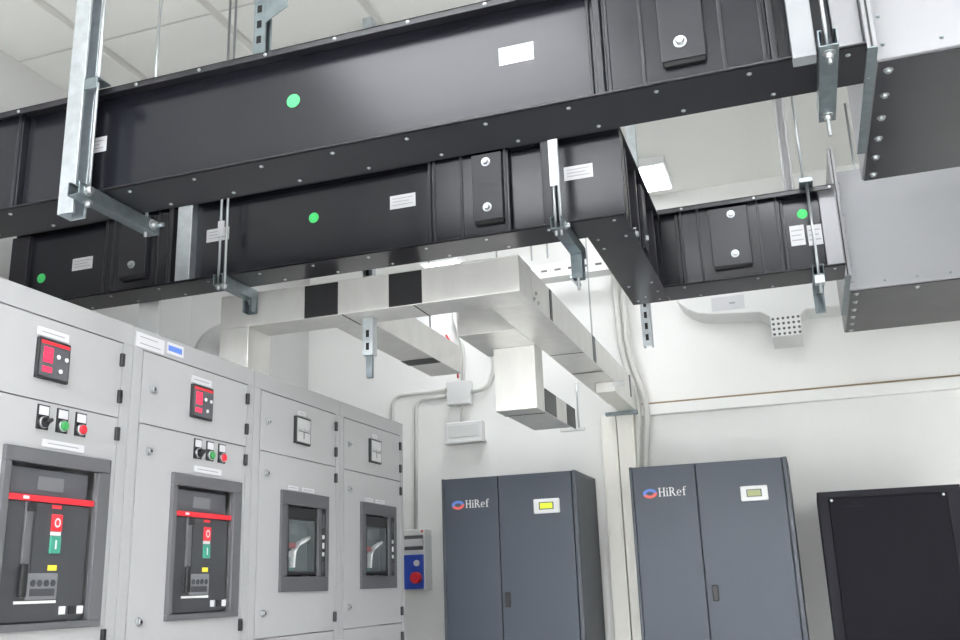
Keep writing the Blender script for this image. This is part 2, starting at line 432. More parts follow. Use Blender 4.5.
cabs = [
    (1.56, 2.318, 1.585, 2.270, 'acb', 'nearest grey switchgear cabinet at the left edge with red-digit meter and large breaker'),
    (2.318, 2.995, 2.366, 2.950, 'acb', 'second grey switchgear cabinet from the left with red-digit meter and white tag on top edge'),
    (2.995, 3.685, 3.045, 3.645, 'mccb', 'third grey switchgear cabinet from the left with white-faced ammeter and windowed breaker'),
    (3.685, 4.372, 3.725, 4.332, 'mccb', 'farthest grey switchgear cabinet beside the back wall, ending the row'),
]
for i, (y0, y1, d0, d1, kind, label) in enumerate(cabs):
    root, ZT, ZS, ZL = panel(y0, y1, d0, d1, label)
    if kind == 'acb':
        by0, by1, bz0, bz1 = ((1.857, 2.243, 1.331, 1.782), (2.533, 2.921, 1.331, 1.779))[i]
    else:
        by0, by1, bz0, bz1 = ((3.198, 3.575, 1.405, 1.779), (3.883, 4.264, 1.408, 1.782))[i-2]
    g = .0035
    door_with_hole(root, 'upper_door', d0, d1, ZS+g/2, ZT, None)
    hole = (by0+.03, by1-.03, bz0+.015, bz1-.03)
    door_with_hole(root, 'breaker_door', d0, d1, ZL+g, ZS-g/2, hole)
    door_with_hole(root, 'lower_door', d0, d1, .104, ZL)
    if kind == 'acb':
        m0 = (1.933, 2.611)[i]
        meter_red(root, m0, m0+.116, 1.967, 2.077)
        plate_sticker(root, m0, m0+.113, 2.083, 2.106, lines=1)
        for k, yy in zip(('selector', 'green', 'red'), ((1.977, 2.047, 2.117), (2.662, 2.731, 2.80))[i]):
            pilot(root, k, yy, 1.865)
        q = (1.983, 2.648)[i]
        plate_sticker(root, q, q+.155, 1.792, 1.812, lines=1)
        air_breaker(root, by0, by1, bz0, bz1)
    else:
        m0 = (3.287, 3.972)[i-2]
        meter_white(root, m0, m0+.12, 1.967, 2.075)
        plate_sticker(root, m0+.03, m0+.09, 2.083, 2.1, lines=1)
        plate_sticker(root, by0+.05, by0+.13, bz1+.006, bz1+.021, lines=1)
        plate_sticker(root, by0+.16, by0+.26, bz1+.006, bz1+.021, lines=1)
        moulded_breaker(root, by0, by1, bz0, bz1)
    yh = d1-.006
    for zz in (2.082, 1.972, 1.862, 1.303): hinge(root, yh, zz)
    hinge(root, yh, 1.19)
    for zz in (2.022, 1.83, 1.335): latch(root, d0+.05, zz) if i else None
    if i == 1:
        plate_sticker(root, 2.325, 2.46, 2.141, 2.186, 'cable_tag', 2)
        o = efront(MB(), 2.475, 2.56, 2.150, 2.188, 0, .003).build('circuit_label', PAPER, root)
        efront(MB(), 2.48, 2.55, 2.160, 2.178, .003, .0036).build('blue_strip', MATS['logo_blue'], o)

# ------------------------------------------------------------------ black busbar ducts
ZB, ZH = 2.55, .34
RT = .05                                                 # how far the web sits back under the flanges
def bus_x(name, x0, x1, yf, yr, label, web_spans, joints, stickers, dots, dividers, flange_x=None):
    zt = ZB+ZH; root = thing(name, ((x0+x1)/2, (yf+yr)/2, ZB), label, 'busbar duct', 'black busbar ducts under the ceiling')
    fx0, fx1 = flange_x or (x0, x1)
    MB().box(fx0, fx1, yf, yr, ZB, ZB+.005).box(fx0, fx1, yf, yf+.004, ZB, ZB+.009).build('bottom_flange', BLACK2, root, .001)
    MB().box(fx0, fx1, yf, yr, zt-.005, zt).box(fx0, fx1, yf, yf+.003, zt-.02, zt).build('top_flange', BLACK2, root, .001)
    for a, b in web_spans:
        MB().box(a, b, yf+RT, yr-RT, ZB+.005, zt-.005).build('web', BLACK, root, .002)
    for a, b, depth in dividers:
        MB().box(a, b, yf+depth, yr-depth, ZB+.005, zt-.02).build('rib', BLACK2, root, .002)
    for a, b, c0, c1, bx in joints:                      # proud casing + cover plate + bolts
        MB().box(a, b, yf+.026, yr-.026, ZB+.006, zt-.006).build('joint_casing', BLACK, root, .003)
        for q in (a+.012, c0-.045, c1+.04, b-.014):
            if a < q < b: MB().box(q-.005, q+.005, yf+.022, yf+.027, ZB+.006, zt-.006).build('joint_ridge', BLACK2, root, .002)
        pl = MB().box(c0, c1, yf+.008, yf+.026, ZB+.062, zt-.03).build('cover_plate', BLACK2, root, .002)
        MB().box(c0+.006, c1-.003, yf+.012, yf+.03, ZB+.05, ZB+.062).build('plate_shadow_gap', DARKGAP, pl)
        for zz in (ZB+.108, zt-.062):
            bolt_mb((bx, yf+.008, zz), (0, -1, 0), .0112, .012).build('bolt', ZINC, pl)
    for a, z, w, h, dep in stickers:
        o = MB().box(a, a+w, yf+dep-.0012, yf+dep, z-h/2, z+h/2).build('sticker', PAPER, root)
        l = MB()
        for k in range(3):
            l.box(a+w*.1, a+w*(.9-.15*(k % 2)), yf+dep-.0017, yf+dep-.0012, z+h*(.22-.24*k), z+h*(.28-.24*k))
        l.build('print', PRINT, o)
    for a, z, dep in dots:
        MB().tube((a, yf+dep, z), (a, yf+dep-.0015, z), .0205, 28).build('green_dot', GDOT, root)
    # screws: along the flange lip and along the underside
    n = int((fx1-fx0)/.21)
    for k in range(n):
        x = fx0+.08+(fx1-fx0-.12)*k/max(1, n-1)
        screw_mb((x, yf+.03, ZB), (0, 0, -1)).build('screw', ZINC, root)
        screw_mb((x+.05, yr-.03, ZB), (0, 0, -1)).build('screw', ZINC, root)
        screw_mb((x+.02, yf, zt-.011), (0, -1, 0), .0055).build('screw', ZINC, root)
    return root

Y1F, Y1R = 2.095, 2.28
b1 = bus_x('busbar_duct', -2.95, .25, Y1F, Y1R, 'nearest and longest black busbar duct, crossing the top in front of the others',
    [(-2.95, -2.80), (-2.19, -1.955), (-1.93, -.37), (.05, .185)],
    [(-2.80, -2.19, -2.56, -2.45, -2.505), (-.352, .045, -.209, -.102, -.160)],
    [(-.632, 2.745, .095, .052, RT), (-1.985, 2.735, .1, .05, RT)], [(-1.245, 2.745, RT)],
    [(-1.955, -1.93, .012), (-.37, -.352, .012), (-.392, -.384, .04), (.045, .06, .02)])
MB().box(.186, .249, Y1F+.045, Y1R-.02, ZB+.006, ZB+ZH-.006).build('end_collar', SILVER, b1, .002, 'galvanised end collar')

Y2F, Y2R = 2.90, 3.06
b2 = bus_x('busbar_duct', -3.02, -.452, Y2F, Y2R, 'middle black busbar duct running from above the cabinets behind the nearest one to a corner',
    [(-3.02, -2.545), (-2.19, -1.135), (-.845, -.455)],
    [(-2.545, -2.22, -2.45, -2.325, -2.39), (-1.135, -.845, -.975, -.866, -.922)],
    [(-2.715, 2.715, .1, .052, RT), (-2.08, 2.742, .1, .052, RT), (-1.305, 2.752, .1, .052, RT), (-.655, 2.75, .1, .05, RT)],
    [(-2.868, 2.68, RT), (-1.615, 2.745, RT)],
    [(-3.02, -2.93, .03), (-2.22, -2.21, .012), (-.725, -.69, .012), (-1.145, -1.135, .02)])
MB().box(-2.19, -2.125, Y2F+.012, Y2F+.06, ZB+.006, ZB+ZH-.006).build('joint_strip', GALV, b2, .002, 'bare galvanised joint strip')

# branch that turns towards the back wall
bx0, bx1, by0, by1 = -.61, -.452, 3.062, 3.96
br = thing('busbar_duct', ((bx0+bx1)/2, (by0+by1)/2, ZB), 'short black busbar duct turning away towards the back wall, joining the two longer ones', 'busbar duct', 'black busbar ducts under the ceiling')
zt = ZB+ZH
MB().box(bx0, bx1, by0, by1, ZB, ZB+.005).build('bottom_flange', BLACK2, br, .001)
MB().box(bx0, bx1, by0, by1, zt-.005, zt).build('top_flange', BLACK2, br, .001)
MB().box(bx0+.04, bx1-.06, by0, by1-.04, ZB+.005, zt-.005).build('web', BLACK, br, .002)
MB().box(bx1-.062, bx1-.001, 3.80, 3.92, ZB+.005, zt-.005).build('web', BLACK, br, .001)
for a in (3.1, 3.3, 3.5, 3.72):
    MB().box(bx0+.02, bx1-.012, a, a+.02, ZB+.005, zt-.005).build('rib', BLACK2, br, .002)
MB().box(bx0+.03, bx1-.02, 3.34, 3.5, ZB+.01, zt-.01).build('joint_casing', BLACK, br, .003)
MB().box(bx1-.02, bx1-.006, 3.39, 3.45, ZB+.05, zt-.03).build('cover_plate', BLACK2, br, .002)
bolt_mb((bx1-.006, 3.42, ZB+.1), (1, 0, 0)).build('bolt', ZINC, br)
bolt_mb((bx1-.012, 3.2, ZB+.04), (1, 0, 0)).build('bolt', ZINC, br)
for a, b in ((.03, .03), (.128, .03), (.03, .13), (.125, .6), (.03, .62), (.13, .73), (.07, .79), (.03, .84), (.12, .85)):
    screw_mb((bx0+a, by0+b, ZB), (0, 0, -1)).build('screw', ZINC, br)

Y3F, Y3R = 3.76, 3.96
b3 = bus_x('busbar_duct', -.452, .25, Y3F, Y3R, 'farthest short black busbar duct with two labels, ending at the lower silver box',
    [(-.4505, -.36), (-.01, .185)],
    [(-.372, .035, -.245, -.092, -.156)],
    [(.062, 2.712, .055, .085, RT), (.128, 2.705, .055, .085, RT)], [(.118, 2.80, RT)],
    [(-.385, -.372, .03), (.035, .047, .04)], flange_x=(-.45, .25))
MB().box(.186, .249, Y3F+.04, Y3R-.02, ZB+.006, ZB+ZH-.006).build('end_collar', SILVER, b3, .002, 'galvanised end collar')

# ------------------------------------------------------------------ silver feed boxes on the right
def feed_box(yf, yr, fy0, fy1, label):
    x0, x1, z1 = .273, 1.75, 3.094
    root = thing('busbar_feed_box', ((x0+x1)/2, (yf+yr)/2, ZB), label, 'metal box', 'silver feed boxes at the right edge')
    MB().box(x0, x1, yf, yr, ZB+.003, z1).build('casing', SILVER, root, .004)
    MB().box(x0+.006, x1-.006, yf+.012, yr-.004, ZB, ZB+.003).build('bottom_plate', BLACK2, root)
    MB().box(.2505, .259, fy0, fy1, ZB-.001, z1+.01).build('end_flange', SILVER, root, .0015)
    MB().box(.259, .264, fy0+.003, fy1-.003, ZB+.001, z1+.006).build('gasket', BLK, root)
    MB().box(.264, .2735, fy0+.001, fy1-.001, ZB, z1+.008).build('casing_flange', SILVER, root, .0015)
    mbz = MB().box(.2505, .2735, fy0-.001, fy1, ZB-.004, ZB-.001).build('flange_lip', GALVD, root)
    for k in range(7):
        screw_mb((x0+.02+.0*k, yf, ZB+.04+.075*k), (0, -1, 0), .0045).build('rivet', GALVD, root)
    for k in range(1, 12):
        screw_mb((x0+.02+.125*k, yf, ZB+.03), (0, -1, 0), .0045).build('rivet', GALVD, root)
    for xx, yy in ((x0+.15, yf+.12), (x0+.15, yr-.12), (x1-.15, yf+.12), (x1-.15, yr-.12)):
        MB().tube((xx, yy, z1), (xx, yy, ZC), .006).build('hanger_rod', ZINC, root)
    for k in range(6):
        bolt_mb((x0+.03, yf+.05+(yr-yf-.1)*k/5, ZB), (0, 0, -1), .008, .007).build('bolt', ZINC, root)
    for k in range(1, 7):
        bolt_mb((x0+.03+.24*k, yf+.05, ZB), (0, 0, -1), .007, .006).build('bolt', ZINC, root)
    return root
feed_box(2.182, 2.925, 2.106, 2.70, 'nearer silver feed box at the top right corner with black underside')
feed_box(4.147, 4.906, 3.904, 4.54, 'farther silver feed box at the right edge below the nearer one, black underside')

# ------------------------------------------------------------------ struts and hangers
def strut_mb(p, length, axis='z', open_to='+x', w=.041, t=.003, lip=.009):
    """C-profile channel; p is the corner with the lowest coordinates"""
    prof = [(0, 0), (w, 0), (w, lip), (w-t, lip), (w-t, t), (t, t), (t, w-t), (w-t, w-t), (w-t, w-lip), (w, w-lip), (w, w), (0, w)]
    # profile opens to +first coordinate
    def o(q):
        a, b = q
        return {'+x': (a, b), '-x': (w-a, b), '+y': (b, a), '-y': (b, w-a)}[open_to]
    x, y, z = p
    pr = [o(q) for q in prof]
    mb = MB()
    if axis == 'z': mb.prism([(x+a, y+b) for a, b in pr], 'z', z, z+length)
    elif axis == 'y':                                    # opens down: first coord = x, second = -z
        mb.prism([(x+b, z+a) for a, b in prof], 'y', y, y+length)
    return mb

HG = 'trapeze hangers carrying the busbar ducts'
# nearest duct, left
h = thing('trapeze_hanger', (-1.88, 2.05, 2.47), 'tall bright strut hanger at far left carrying the nearest black duct', 'hanger', HG)
strut_mb((-1.94, 2.03, 2.468), ZC-2.468, 'z', '+x', .055).build('post', GALV, h, .001)
strut_mb((-1.882, 2.00, 2.505), .36, 'y').build('crossbeam', GALVD, h, .001)
MB().tube((-1.86, 2.06, 2.49), (-1.86, 2.06, ZC), .005).build('threaded_rod', ZINC, h)
MB().tube((-1.862, 2.32, 2.49), (-1.862, 2.32, ZC), .005).build('threaded_rod', ZINC, h)
MB().box(-1.884, -1.838, 2.03, 2.092, ZB+ZH+.0, ZB+ZH+.004).box(-1.884, -1.838, 2.03, 2.034, ZB+ZH-.035, ZB+ZH).build('top_bracket', GALVD, h, .001)
for y in (2.035, 2.325):
    bolt_mb((-1.841, y, 2.528), (1, 0, 0), .012, .014).build('nut', ZINC, h)
bolt_mb((-1.86, 2.06, 2.505), (0, 0, -1), .010, .012).build('nut', ZINC, h)
MB().tube((-1.841, 2.325, 2.523), (-1.80, 2.325, 2.523), .007).build('stud', GALVD, h)
# nearest duct, right
xs = at(797, 88, 'y', 2.05).x
h = thing('trapeze_hanger', (xs+.02, 2.05, 2.49), 'white strut hanger at upper right holding the nearest black duct beside the silver box', 'hanger', HG)
MB().box(xs-.001, xs+.05, 2.03, 2.072, 2.515, ZC).build('post', STRUTP, h, .002)
strut_mb((xs+.054, 1.99, 2.508), .38, 'y').build('crossbeam', GALVD, h, .001)
MB().tube((xs+.074, 2.33, 2.45), (xs+.074, 2.33, ZC), .005).build('threaded_rod', ZINC, h)
MB().tube((xs+.074, 2.02, 2.48), (xs+.074, 2.02, ZC), .0045).build('threaded_rod', ZINC, h)
for y in (2.02, 2.33): bolt_mb((xs+.074, y, 2.508), (0, 0, -1), .010, .014).build('nut', ZINC, h)
# middle duct, left
h = thing('trapeze_hanger', (-1.96, 2.88, 2.46), 'small hanger with twin rods under the middle black duct above the second cabinet', 'hanger', HG)
strut_mb((-1.985, 2.865, 2.507), .245, 'y').build('crossbeam', GALVD, h, .001)
for x in (-1.972, -1.945):
    MB().tube((x, 2.882, 2.49), (x, 2.882, ZC), .005).build('threaded_rod', ZINC, h)
    bolt_mb((x, 2.882, 2.507), (0, 0, -1), .009, .012).build('nut', ZINC, h)
MB().box(-1.978, -1.952, 2.872, 2.877, 2.70, 2.76).build('rod_tag', PAPER, h)
strut_mb((-1.985, 3.068, 2.455), .052, 'z', '-y').build('end_stub', GALVD, h, .001)
MB().tube((-1.965, 3.085, 2.49), (-1.965, 3.085, ZC), .005).build('threaded_rod', ZINC, h)
# middle duct, right
xs = at(550, 212, 'y', 2.82).x
h = thing('trapeze_hanger', (xs+.02, 2.82, 2.42), 'hanger with a dangling stub under the corner of the middle black duct', 'hanger', HG)
strut_mb((xs, 2.815, 2.507), .34, 'y').build('crossbeam', GALVD, h, .001)
MB().box(xs+.004, xs+.034, 2.825, 2.829, 2.66, 2.90).build('rod_sleeve', GALV, h, .001)
for x in (xs+.012, xs+.03):
    MB().tube((x, 2.84, 2.49), (x, 2.84, ZC), .005).build('threaded_rod', ZINC, h)
MB().tube((xs+.02, 3.1, 2.38), (xs+.02, 3.1, ZC), .005).build('threaded_rod', ZINC, h)
strut_mb((xs, 3.085, 2.42), .087, 'z', '+x').build('end_stub', GALVD, h, .001)
bolt_mb((xs+.041, 2.86, 2.528), (1, 0, 0), .010, .012).build('nut', ZINC, h)
# farthest duct
h = thing('trapeze_hanger', (.14, 3.72, 2.45), 'hanger with single front rod on the farthest black duct beside the lower silver box', 'hanger', HG)
p0 = at(808, 185, 'y', 3.72); p1 = at(821, 288, 'y', 3.72)
strut_mb((.125, 3.70, 2.507), .274, 'y').build('crossbeam', GALVD, h, .001)
MB().tube((.146, 3.725, 2.44), (.146, 3.725, ZB+ZH+.03), .006).build('threaded_rod', ZINC, h)
MB().box(.118, .17, 3.70, 4.03, ZB+ZH+.001, ZB+ZH+.02).build('top_bar', GALVD, h, .002)
MB().box(.128, .165, 3.705, 3.745, 2.475, 2.507).build('clamp', GALV, h, .002)
strut_mb((.065, 3.985, ZB+ZH+.021), ZC-ZB-ZH-.021, 'z', '-y').build('rear_post', CABG, h, .001)
strut_mb((.125, 3.975, 2.435), .115, 'z', '-y').build('rear_stub', GALVD, h, .001)
MB().tube((.146, 4.02, ZB+ZH), (.146, 4.02, ZC), .005).build('threaded_rod', ZINC, h)
# post behind the nearest duct with a ceiling bracket
p = at(262, 50, 'y', 2.32)
h = thing('ceiling_bracket', (p.x, 2.32, 3.0), 'perforated strut with angle plate hanging from the ceiling behind the nearest duct', 'bracket')
strut_mb((p.x-.02, 2.30, 2.62), ZC-2.62, 'z', '+x').build('post', GALVD, h, .001)
zz = at(262, 12, 'y', 2.3).z
MB().prism([(p.x+.021, zz-.04), (p.x+.10, zz+.0), (p.x+.10, ZC), (p.x+.021, ZC)], 'y', 2.30, 2.304).build('angle_plate', GALVD, h, .001)
for k in range(4):
    MB().box(p.x-.008, p.x+.008, 2.2985, 2.3, zz-.11+.055*k, zz-.085+.055*k).build('slot', DARKGAP, h)

def slotted(px, pyt, pyb, y, label, x=None, stub=0.0, ztop=ZC):
    b = at(px, pyb, 'y', y); h = thing('slotted_strut', (b.x, y, b.z), label, 'strut')
    strut_mb((b.x-.0205, y, b.z), ztop-b.z, 'z', '+y').build('channel', GALV, h, .001)
    n = 0; z = b.z+.025
    while z < b.z+.42 and z < ztop-.05:
        MB().box(b.x-.0065, b.x+.0065, y-.0006, y+.0002, z, z+.028).build('slot', DARKGAP, h); z += .05
    if stub:
        MB().box(b.x-.012, b.x+.012, y+.012, y+.03, b.z-stub, b.z+.02).build('lower_stub', GALVD, h, .001)
    return h
slotted(648, 0, 346, 4.0, 'slotted strut dropping behind the corner of the farthest black duct')

# ------------------------------------------------------------------ aluminium cable trunking
TG = 'aluminium cable trunking behind the ducts'
ZT0, ZT1 = 2.41, 2.545
YT, XT = 3.116, -.878
t = thing('cable_trunking', (-1.5, 3.2, 2.2), 'long aluminium trunking rising from the third cabinet and crossing behind the black ducts', 'cable trunking', TG)
MB().box(-2.115, XT, YT, YT+.165, ZT0, ZT1).build('horizontal_run', ALU, t, .003)
MB().box(-2.115, -1.985, YT, YT+.165, 2.2, ZT0).build('riser', ALU, t, .003)
MB().box(-2.112, XT, YT-.002, YT+.167, ZT1-.004, ZT1+.002).build('cover', ALU, t, .001)
for pa, pb in ((305, 338), (389, 422)):
    a, b = at(pa, 295, 'y', YT).x, at(pb, 295, 'y', YT).x
    MB().box(a, b, YT-.0025, YT, ZT0+.002, ZT1-.004).build('black_joint_plate', BLK, t, .0)
for px in (345, 430):
    a = at(px, 316, 'z', ZT0).x
    MB().box(a-.002, a+.002, YT+.002, YT+.163, ZT0-.0015, ZT0).build('seam', DARKGAP, t)

q = at(367.5, 355, 'y', 3.19)
h = thing('slotted_strut', (q.x, 3.2, q.z-.08), 'slotted strut with dark stub hanging under the aluminium trunking above the farthest cabinet', 'strut')
strut_mb((q.x-.0205, 3.19, q.z), ZT0-.003-q.z, 'z', '+y').build('lower_channel', GALV, h, .001)
strut_mb((q.x-.0205, 3.19, ZT1+.003), ZC-ZT1-.003, 'z', '+y').build('upper_channel', GALV, h, .001)
for z in (q.z+.02, q.z+.07, ZT1+.03, ZT1+.08, ZT1+.13):
    MB().box(q.x-.0065, q.x+.0065, 3.1894, 3.1902, z, z+.028).build('slot', DARKGAP, h)
MB().box(q.x-.012, q.x+.012, 3.202, 3.22, q.z-.085, q.z+.02).build('stub', GALVD, h, .001)

YE = 5.50
t = thing('cable_trunking', (-.95, 4.3, ZT0), 'aluminium trunking running away from the corner to the back wall', 'cable trunking', TG)
MB().box(XT-.163, XT, YT+.166, YE, ZT0, ZT1).build('run', ALU, t, .003)
for px, py, w in ((550, 292, .035), (594, 348, .06), (630, 384, .04)):
    y = at(px, py, 'x', XT).y
    MB().box(XT, XT+.002, y-w/2, y+w/2, ZT0+.004, ZT1-.004).build('joint_plate', BREAK2 if px > 560 else BLK, t)
for px, py in ((566, 354), (583, 373)):
    y = at(px, py, 'z', ZT0).y
    MB().box(XT-.161, XT-.002, y-.002, y+.002, ZT0-.0015, ZT0).build('seam', DARKGAP, t)
q = at(609, 386, 'y', 4.84); r = at(625, 386, 'y', 4.84)
eb = MB().box(XT-.10, XT+.004, 4.84, YE, ZT0-.055, ZT0-.001).build('end_box', ALU, t, .003)
a, b = at(612, 375, 'y', 4.84), at(624, 385, 'y', 4.84)
st = MB().box(a.x, b.x, 4.8388, 4.84, max(b.z, ZT0-.05), ZT0-.004).build('sticker', PAPER, eb)
for k in range(3):
    bolt_mb((XT, 3.30+.03*k, ZT0+.02+.03*(k % 2)), (1, 0, 0), .006, .005).build('bolt', ZINC, t)
MB().box(XT-.175, XT+.012, YE-.06, YE-.02, ZT0-.075, ZT0-.056).build('wall_bracket', GALVD, t, .001)

t = thing('cable_trunking', (-1.61, 3.9, ZT0), 'aluminium trunking branch heading to the back wall above the junction box', 'cable trunking', TG)
MB().box(-1.69, -1.53, YT+.167, 4.30, ZT0, ZT1).build('run', ALU, t, .003)
y = at(427, 361, 'z', ZT0).y
MB().tube((-1.61, 4.1, ZT1), (-1.61, 4.1, ZC), .004).build('hanger_rod', ZINC, t)
MB().box(-1.69, -1.53, y-.05, y+.05, ZT0-.002, ZT0).build('black_joint_plate', BLK, t)

t = thing('cable_trunking', (-1.14, 4.3, 2.13), 'stepped aluminium trunking dropping below the corner run and continuing to the wall', 'cable trunking', TG)
MB().box(-1.30, -1.0435, 3.62, 4.03, ZT0, ZT1).build('branch', ALU, t, .003)
MB().box(-1.235, -1.046, 3.90, 4.03, 2.13, ZT0).build('drop', ALU, t, .003)
MB().box(-1.235, -1.046, 4.031, at(576, 427, 'z', 2.135).y, 2.135, 2.245).build('run', ALU, t, .003)
for pa, pb, py in ((545, 556, 405), (567, 575, 417)):
    a, b = at(pa, py, 'x', -1.046).y, at(pb, py, 'x', -1.046).y
    MB().box(-1.046, -1.044, a, b, 2.139, 2.241).build('black_joint_plate', BREAK, t)
MB().tube((-1.17, 3.8, ZT1), (-1.17, 3.8, ZC), .004).build('hanger_rod', ZINC, t)
q = at(579, 390, 'y', 4.93); r = at(579, 428, 'y', 4.93)
MB().tube(r, (r.x, 4.93, ZT0+.03), .005).build('support_rod', ZINC, t)
MB().box(-1.2, r.x+.03, 4.915, 4.945, r.z-.014, r.z).build('support_foot', GREYP, t, .002)
MB().box(-1.233, -1.048, 4.03, 4.034, 2.1285, 2.135).build('seam', DARKGAP, t)

# vertical ducts standing on the cabinets behind the middle duct
t = thing('vertical_trunking', (-2.45, 3.2, 2.2), 'pale vertical trunking on top of the second cabinet behind the middle duct', 'cable trunking', TG)
xa, xb = at(137, 330, 'y', 3.12).x, at(158, 330, 'y', 3.12).x
MB().box(xa, xb, 3.12, 3.33, 2.2, 3.3).build('duct', MATS['white_plastic'], t, .003)
MB().box(xb, xb+.003, 3.122, 3.328, 2.203, 3.2).build('side_cover', GREYP, t)
p = at(205, 338, 'y', 3.6)
el = rounded([p+Vector((.25, .05, .0)), p+Vector((0.0, .05, .0)), (p.x-.03, p.y+.05, 2.235)], .1)
o = MB().path(el, .075, 18).build('flexible_hose', WHITEP, None)
tag(o, 'white bent hose behind the aluminium riser on top of the cabinets', 'hose')

# thin suspension rods of the trunking
for px, yy, lab in ((548, 3.2, 'thin rod suspending the aluminium trunking near its corner, right one'), (532, 3.2, 'thin rod suspending the aluminium trunking near its corner, left one')):
    x = at(px, 262, 'y', yy).x
    o = MB().tube((x, yy, ZT1+.002), (x, yy, ZC), .0035).build('suspension_rod', ZINC, None)
    tag(o, lab, 'rod', 'suspension rods of the trunking')
x = at(612, 330, 'y', 4.45).x
o = MB().tube((XT-.02, 4.45, ZT1), (XT-.02, 4.45, ZC), .0035).build('suspension_rod', ZINC, None)
tag(o, 'thin rod suspending the wall end of the aluminium trunking', 'rod', 'suspension rods of the trunking')

# ------------------------------------------------------------------ things on the back wall
def W(px, py, y=YB): return at(px, py, 'y', y)
# twin vertical trunks
for (pa, pb, lab) in ((600.5, 615.5, 'left one of the twin cream vertical trunks on the wall between the tall units'),
                      (616.5, 633, 'right one of the twin cream vertical trunks on the wall between the tall units')):
    a, b = at(pa, 420, 'y', YE).x, at(pb, 420, 'y', YE).x
    t = thing('wall_trunking', ((a+b)/2, YE+.05, 0), lab, 'cable trunking', 'twin cream trunks between the tall units')
    MB().box(a, b, YE, YB, 0, ZT0-.06).build('channel', CREAM, t, .003)
    MB().box(a+.012, b-.012, YE-.004, YE, .02, ZT0-.085).build('lid', CREAM, t, .0015)
# conduits right of the trunks
for k, lab in ((0, 'inner pale conduit climbing the wall beside the cream trunks'), (1, 'outer pale conduit climbing the wall beside the cream trunks')):
    pts = [W(638.5+8*k, 640, 5.55), W(637+8.5*k, 470, 5.55), W(639+9*k, 405, 5.55), W(621+7*k, 352, 5.55), W(616+8*k, 300, 5.55), W(613+8*k, 262, 5.55)]
    pts[0].z = 0.0
    o = MB().path(rounded(pts, .12), .0185, 12).build('conduit', PIPE, None); tag(o, lab, 'conduit', 'pale conduits on the back wall')
# junction box with conduits
a, b = W(446, 382, 5.53), W(470, 403, 5.53)
o = MB().box(a.x, b.x, 5.53, YB, b.z, a.z).build('junction_box', GREYP, None, .006); tag(o, 'light grey square junction box on the back wall above the emergency lamp', 'junction box')
for pts, r, lab in (
    ([W(446, 390, 5.58), W(393, 396, 5.58), W(392, 432, 5.58)], .012, 'pale conduit bending down from the junction box behind the farthest cabinet'),
    ([W(446, 396, 5.58), W(416, 400, 5.58), W(416, 530, 5.58)], .012, 'pale conduit bending down from the junction box to the socket box'),
    ([W(462, 403, 5.58), W(462, 423, 5.58)], .010, 'short pale conduit joining the junction box to the emergency lamp'),
    ([W(470, 392, 5.57), W(488, 388, 5.57), W(496, 366, 5.57), W(490, 345, 5.57), W(470, 322, 5.57), W(468, 300, 5.57)], .015, 'flexible grey conduit looping up right of the junction box'),
    ([W(463, 382, 5.57), W(464, 350, 5.57), W(455, 325, 5.57), W(452, 300, 5.57)], .012, 'flexible grey conduit rising straight from the junction box')):
    o = MB().path(rounded(pts, .07), r, 10).build('conduit', PIPE, None); tag(o, lab, 'conduit', 'pale conduits on the back wall')
o = MB().path(rounded([W(458, 378, 5.593), W(457, 362, 5.593), W(452, 345, 5.593), W(446, 335, 5.593)], .05), .006).build('cable', RED, None)
tag(o, 'short red cable above the junction box', 'cable')
# emergency lamp
a, b = W(445, 423, 5.53), W(482, 440, 5.53)
t = thing('emergency_lamp', ((a.x+b.x)/2, 5.55, b.z), 'white rectangular emergency lamp on the back wall under the junction box', 'lamp')
MB().box(a.x, b.x, 5.53, YB, b.z, a.z).build('housing', WHITEP, t, .008)
MB().box(a.x+.025, b.x-.02, 5.525, 5.53, b.z+.028, a.z-.02).build('lens', GREYP, t, .003)
MB().box(a.x-.008, b.x+.008, 5.52, YB, b.z-.008, b.z+.008).build('lower_rim', GREYP, t, .003)
# socket box
a, b = W(403, 530, 5.48), W(425.5, 590, 5.48)
t = thing('socket_box', ((a.x+b.x)/2, 5.54, b.z), 'grey wall socket box with blue panel and red round plug', 'socket')
w, hh = b.x-a.x, a.z-b.z
MB().box(a.x, b.x, 5.48, YB, b.z, a.z).build('housing', GREYP, t, .006)
MB().box(a.x+.01, b.x-.008, 5.472, 5.48, b.z+.66*hh, b.z+.90*hh).build('breaker_window', BEZEL, t, .003)
MB().box(a.x+.012, b.x-.01, 5.469, 5.472, b.z+.72*hh, b.z+.84*hh).build('fuse_row', PAPER, t)
MB().box(a.x+.008, b.x-.006, 5.465, 5.48, b.z+.02*hh, b.z+.58*hh).build('interlocked_socket', BLUE, t, .004)
c = Vector((a.x+.66*w, 5.465, b.z+.2*hh))
MB().tube(c, c+Vector((0, -.03, 0)), .034, 20).tube(c+Vector((0, -.03, 0)), c+Vector((0, -.036, 0)), .034, 20, .026).build('plug_cap', RED, t)
c = Vector((a.x+.68*w, 5.465, b.z+.44*hh))
MB().tube(c, c+Vector((0, -.014, 0)), .018, 16).build('rotary_switch', PAPER, t)
MB().box(b.x-.02, b.x-.008, 5.474, 5.48, a.z-.02, a.z-.008).build('red_lamp', RED, t)
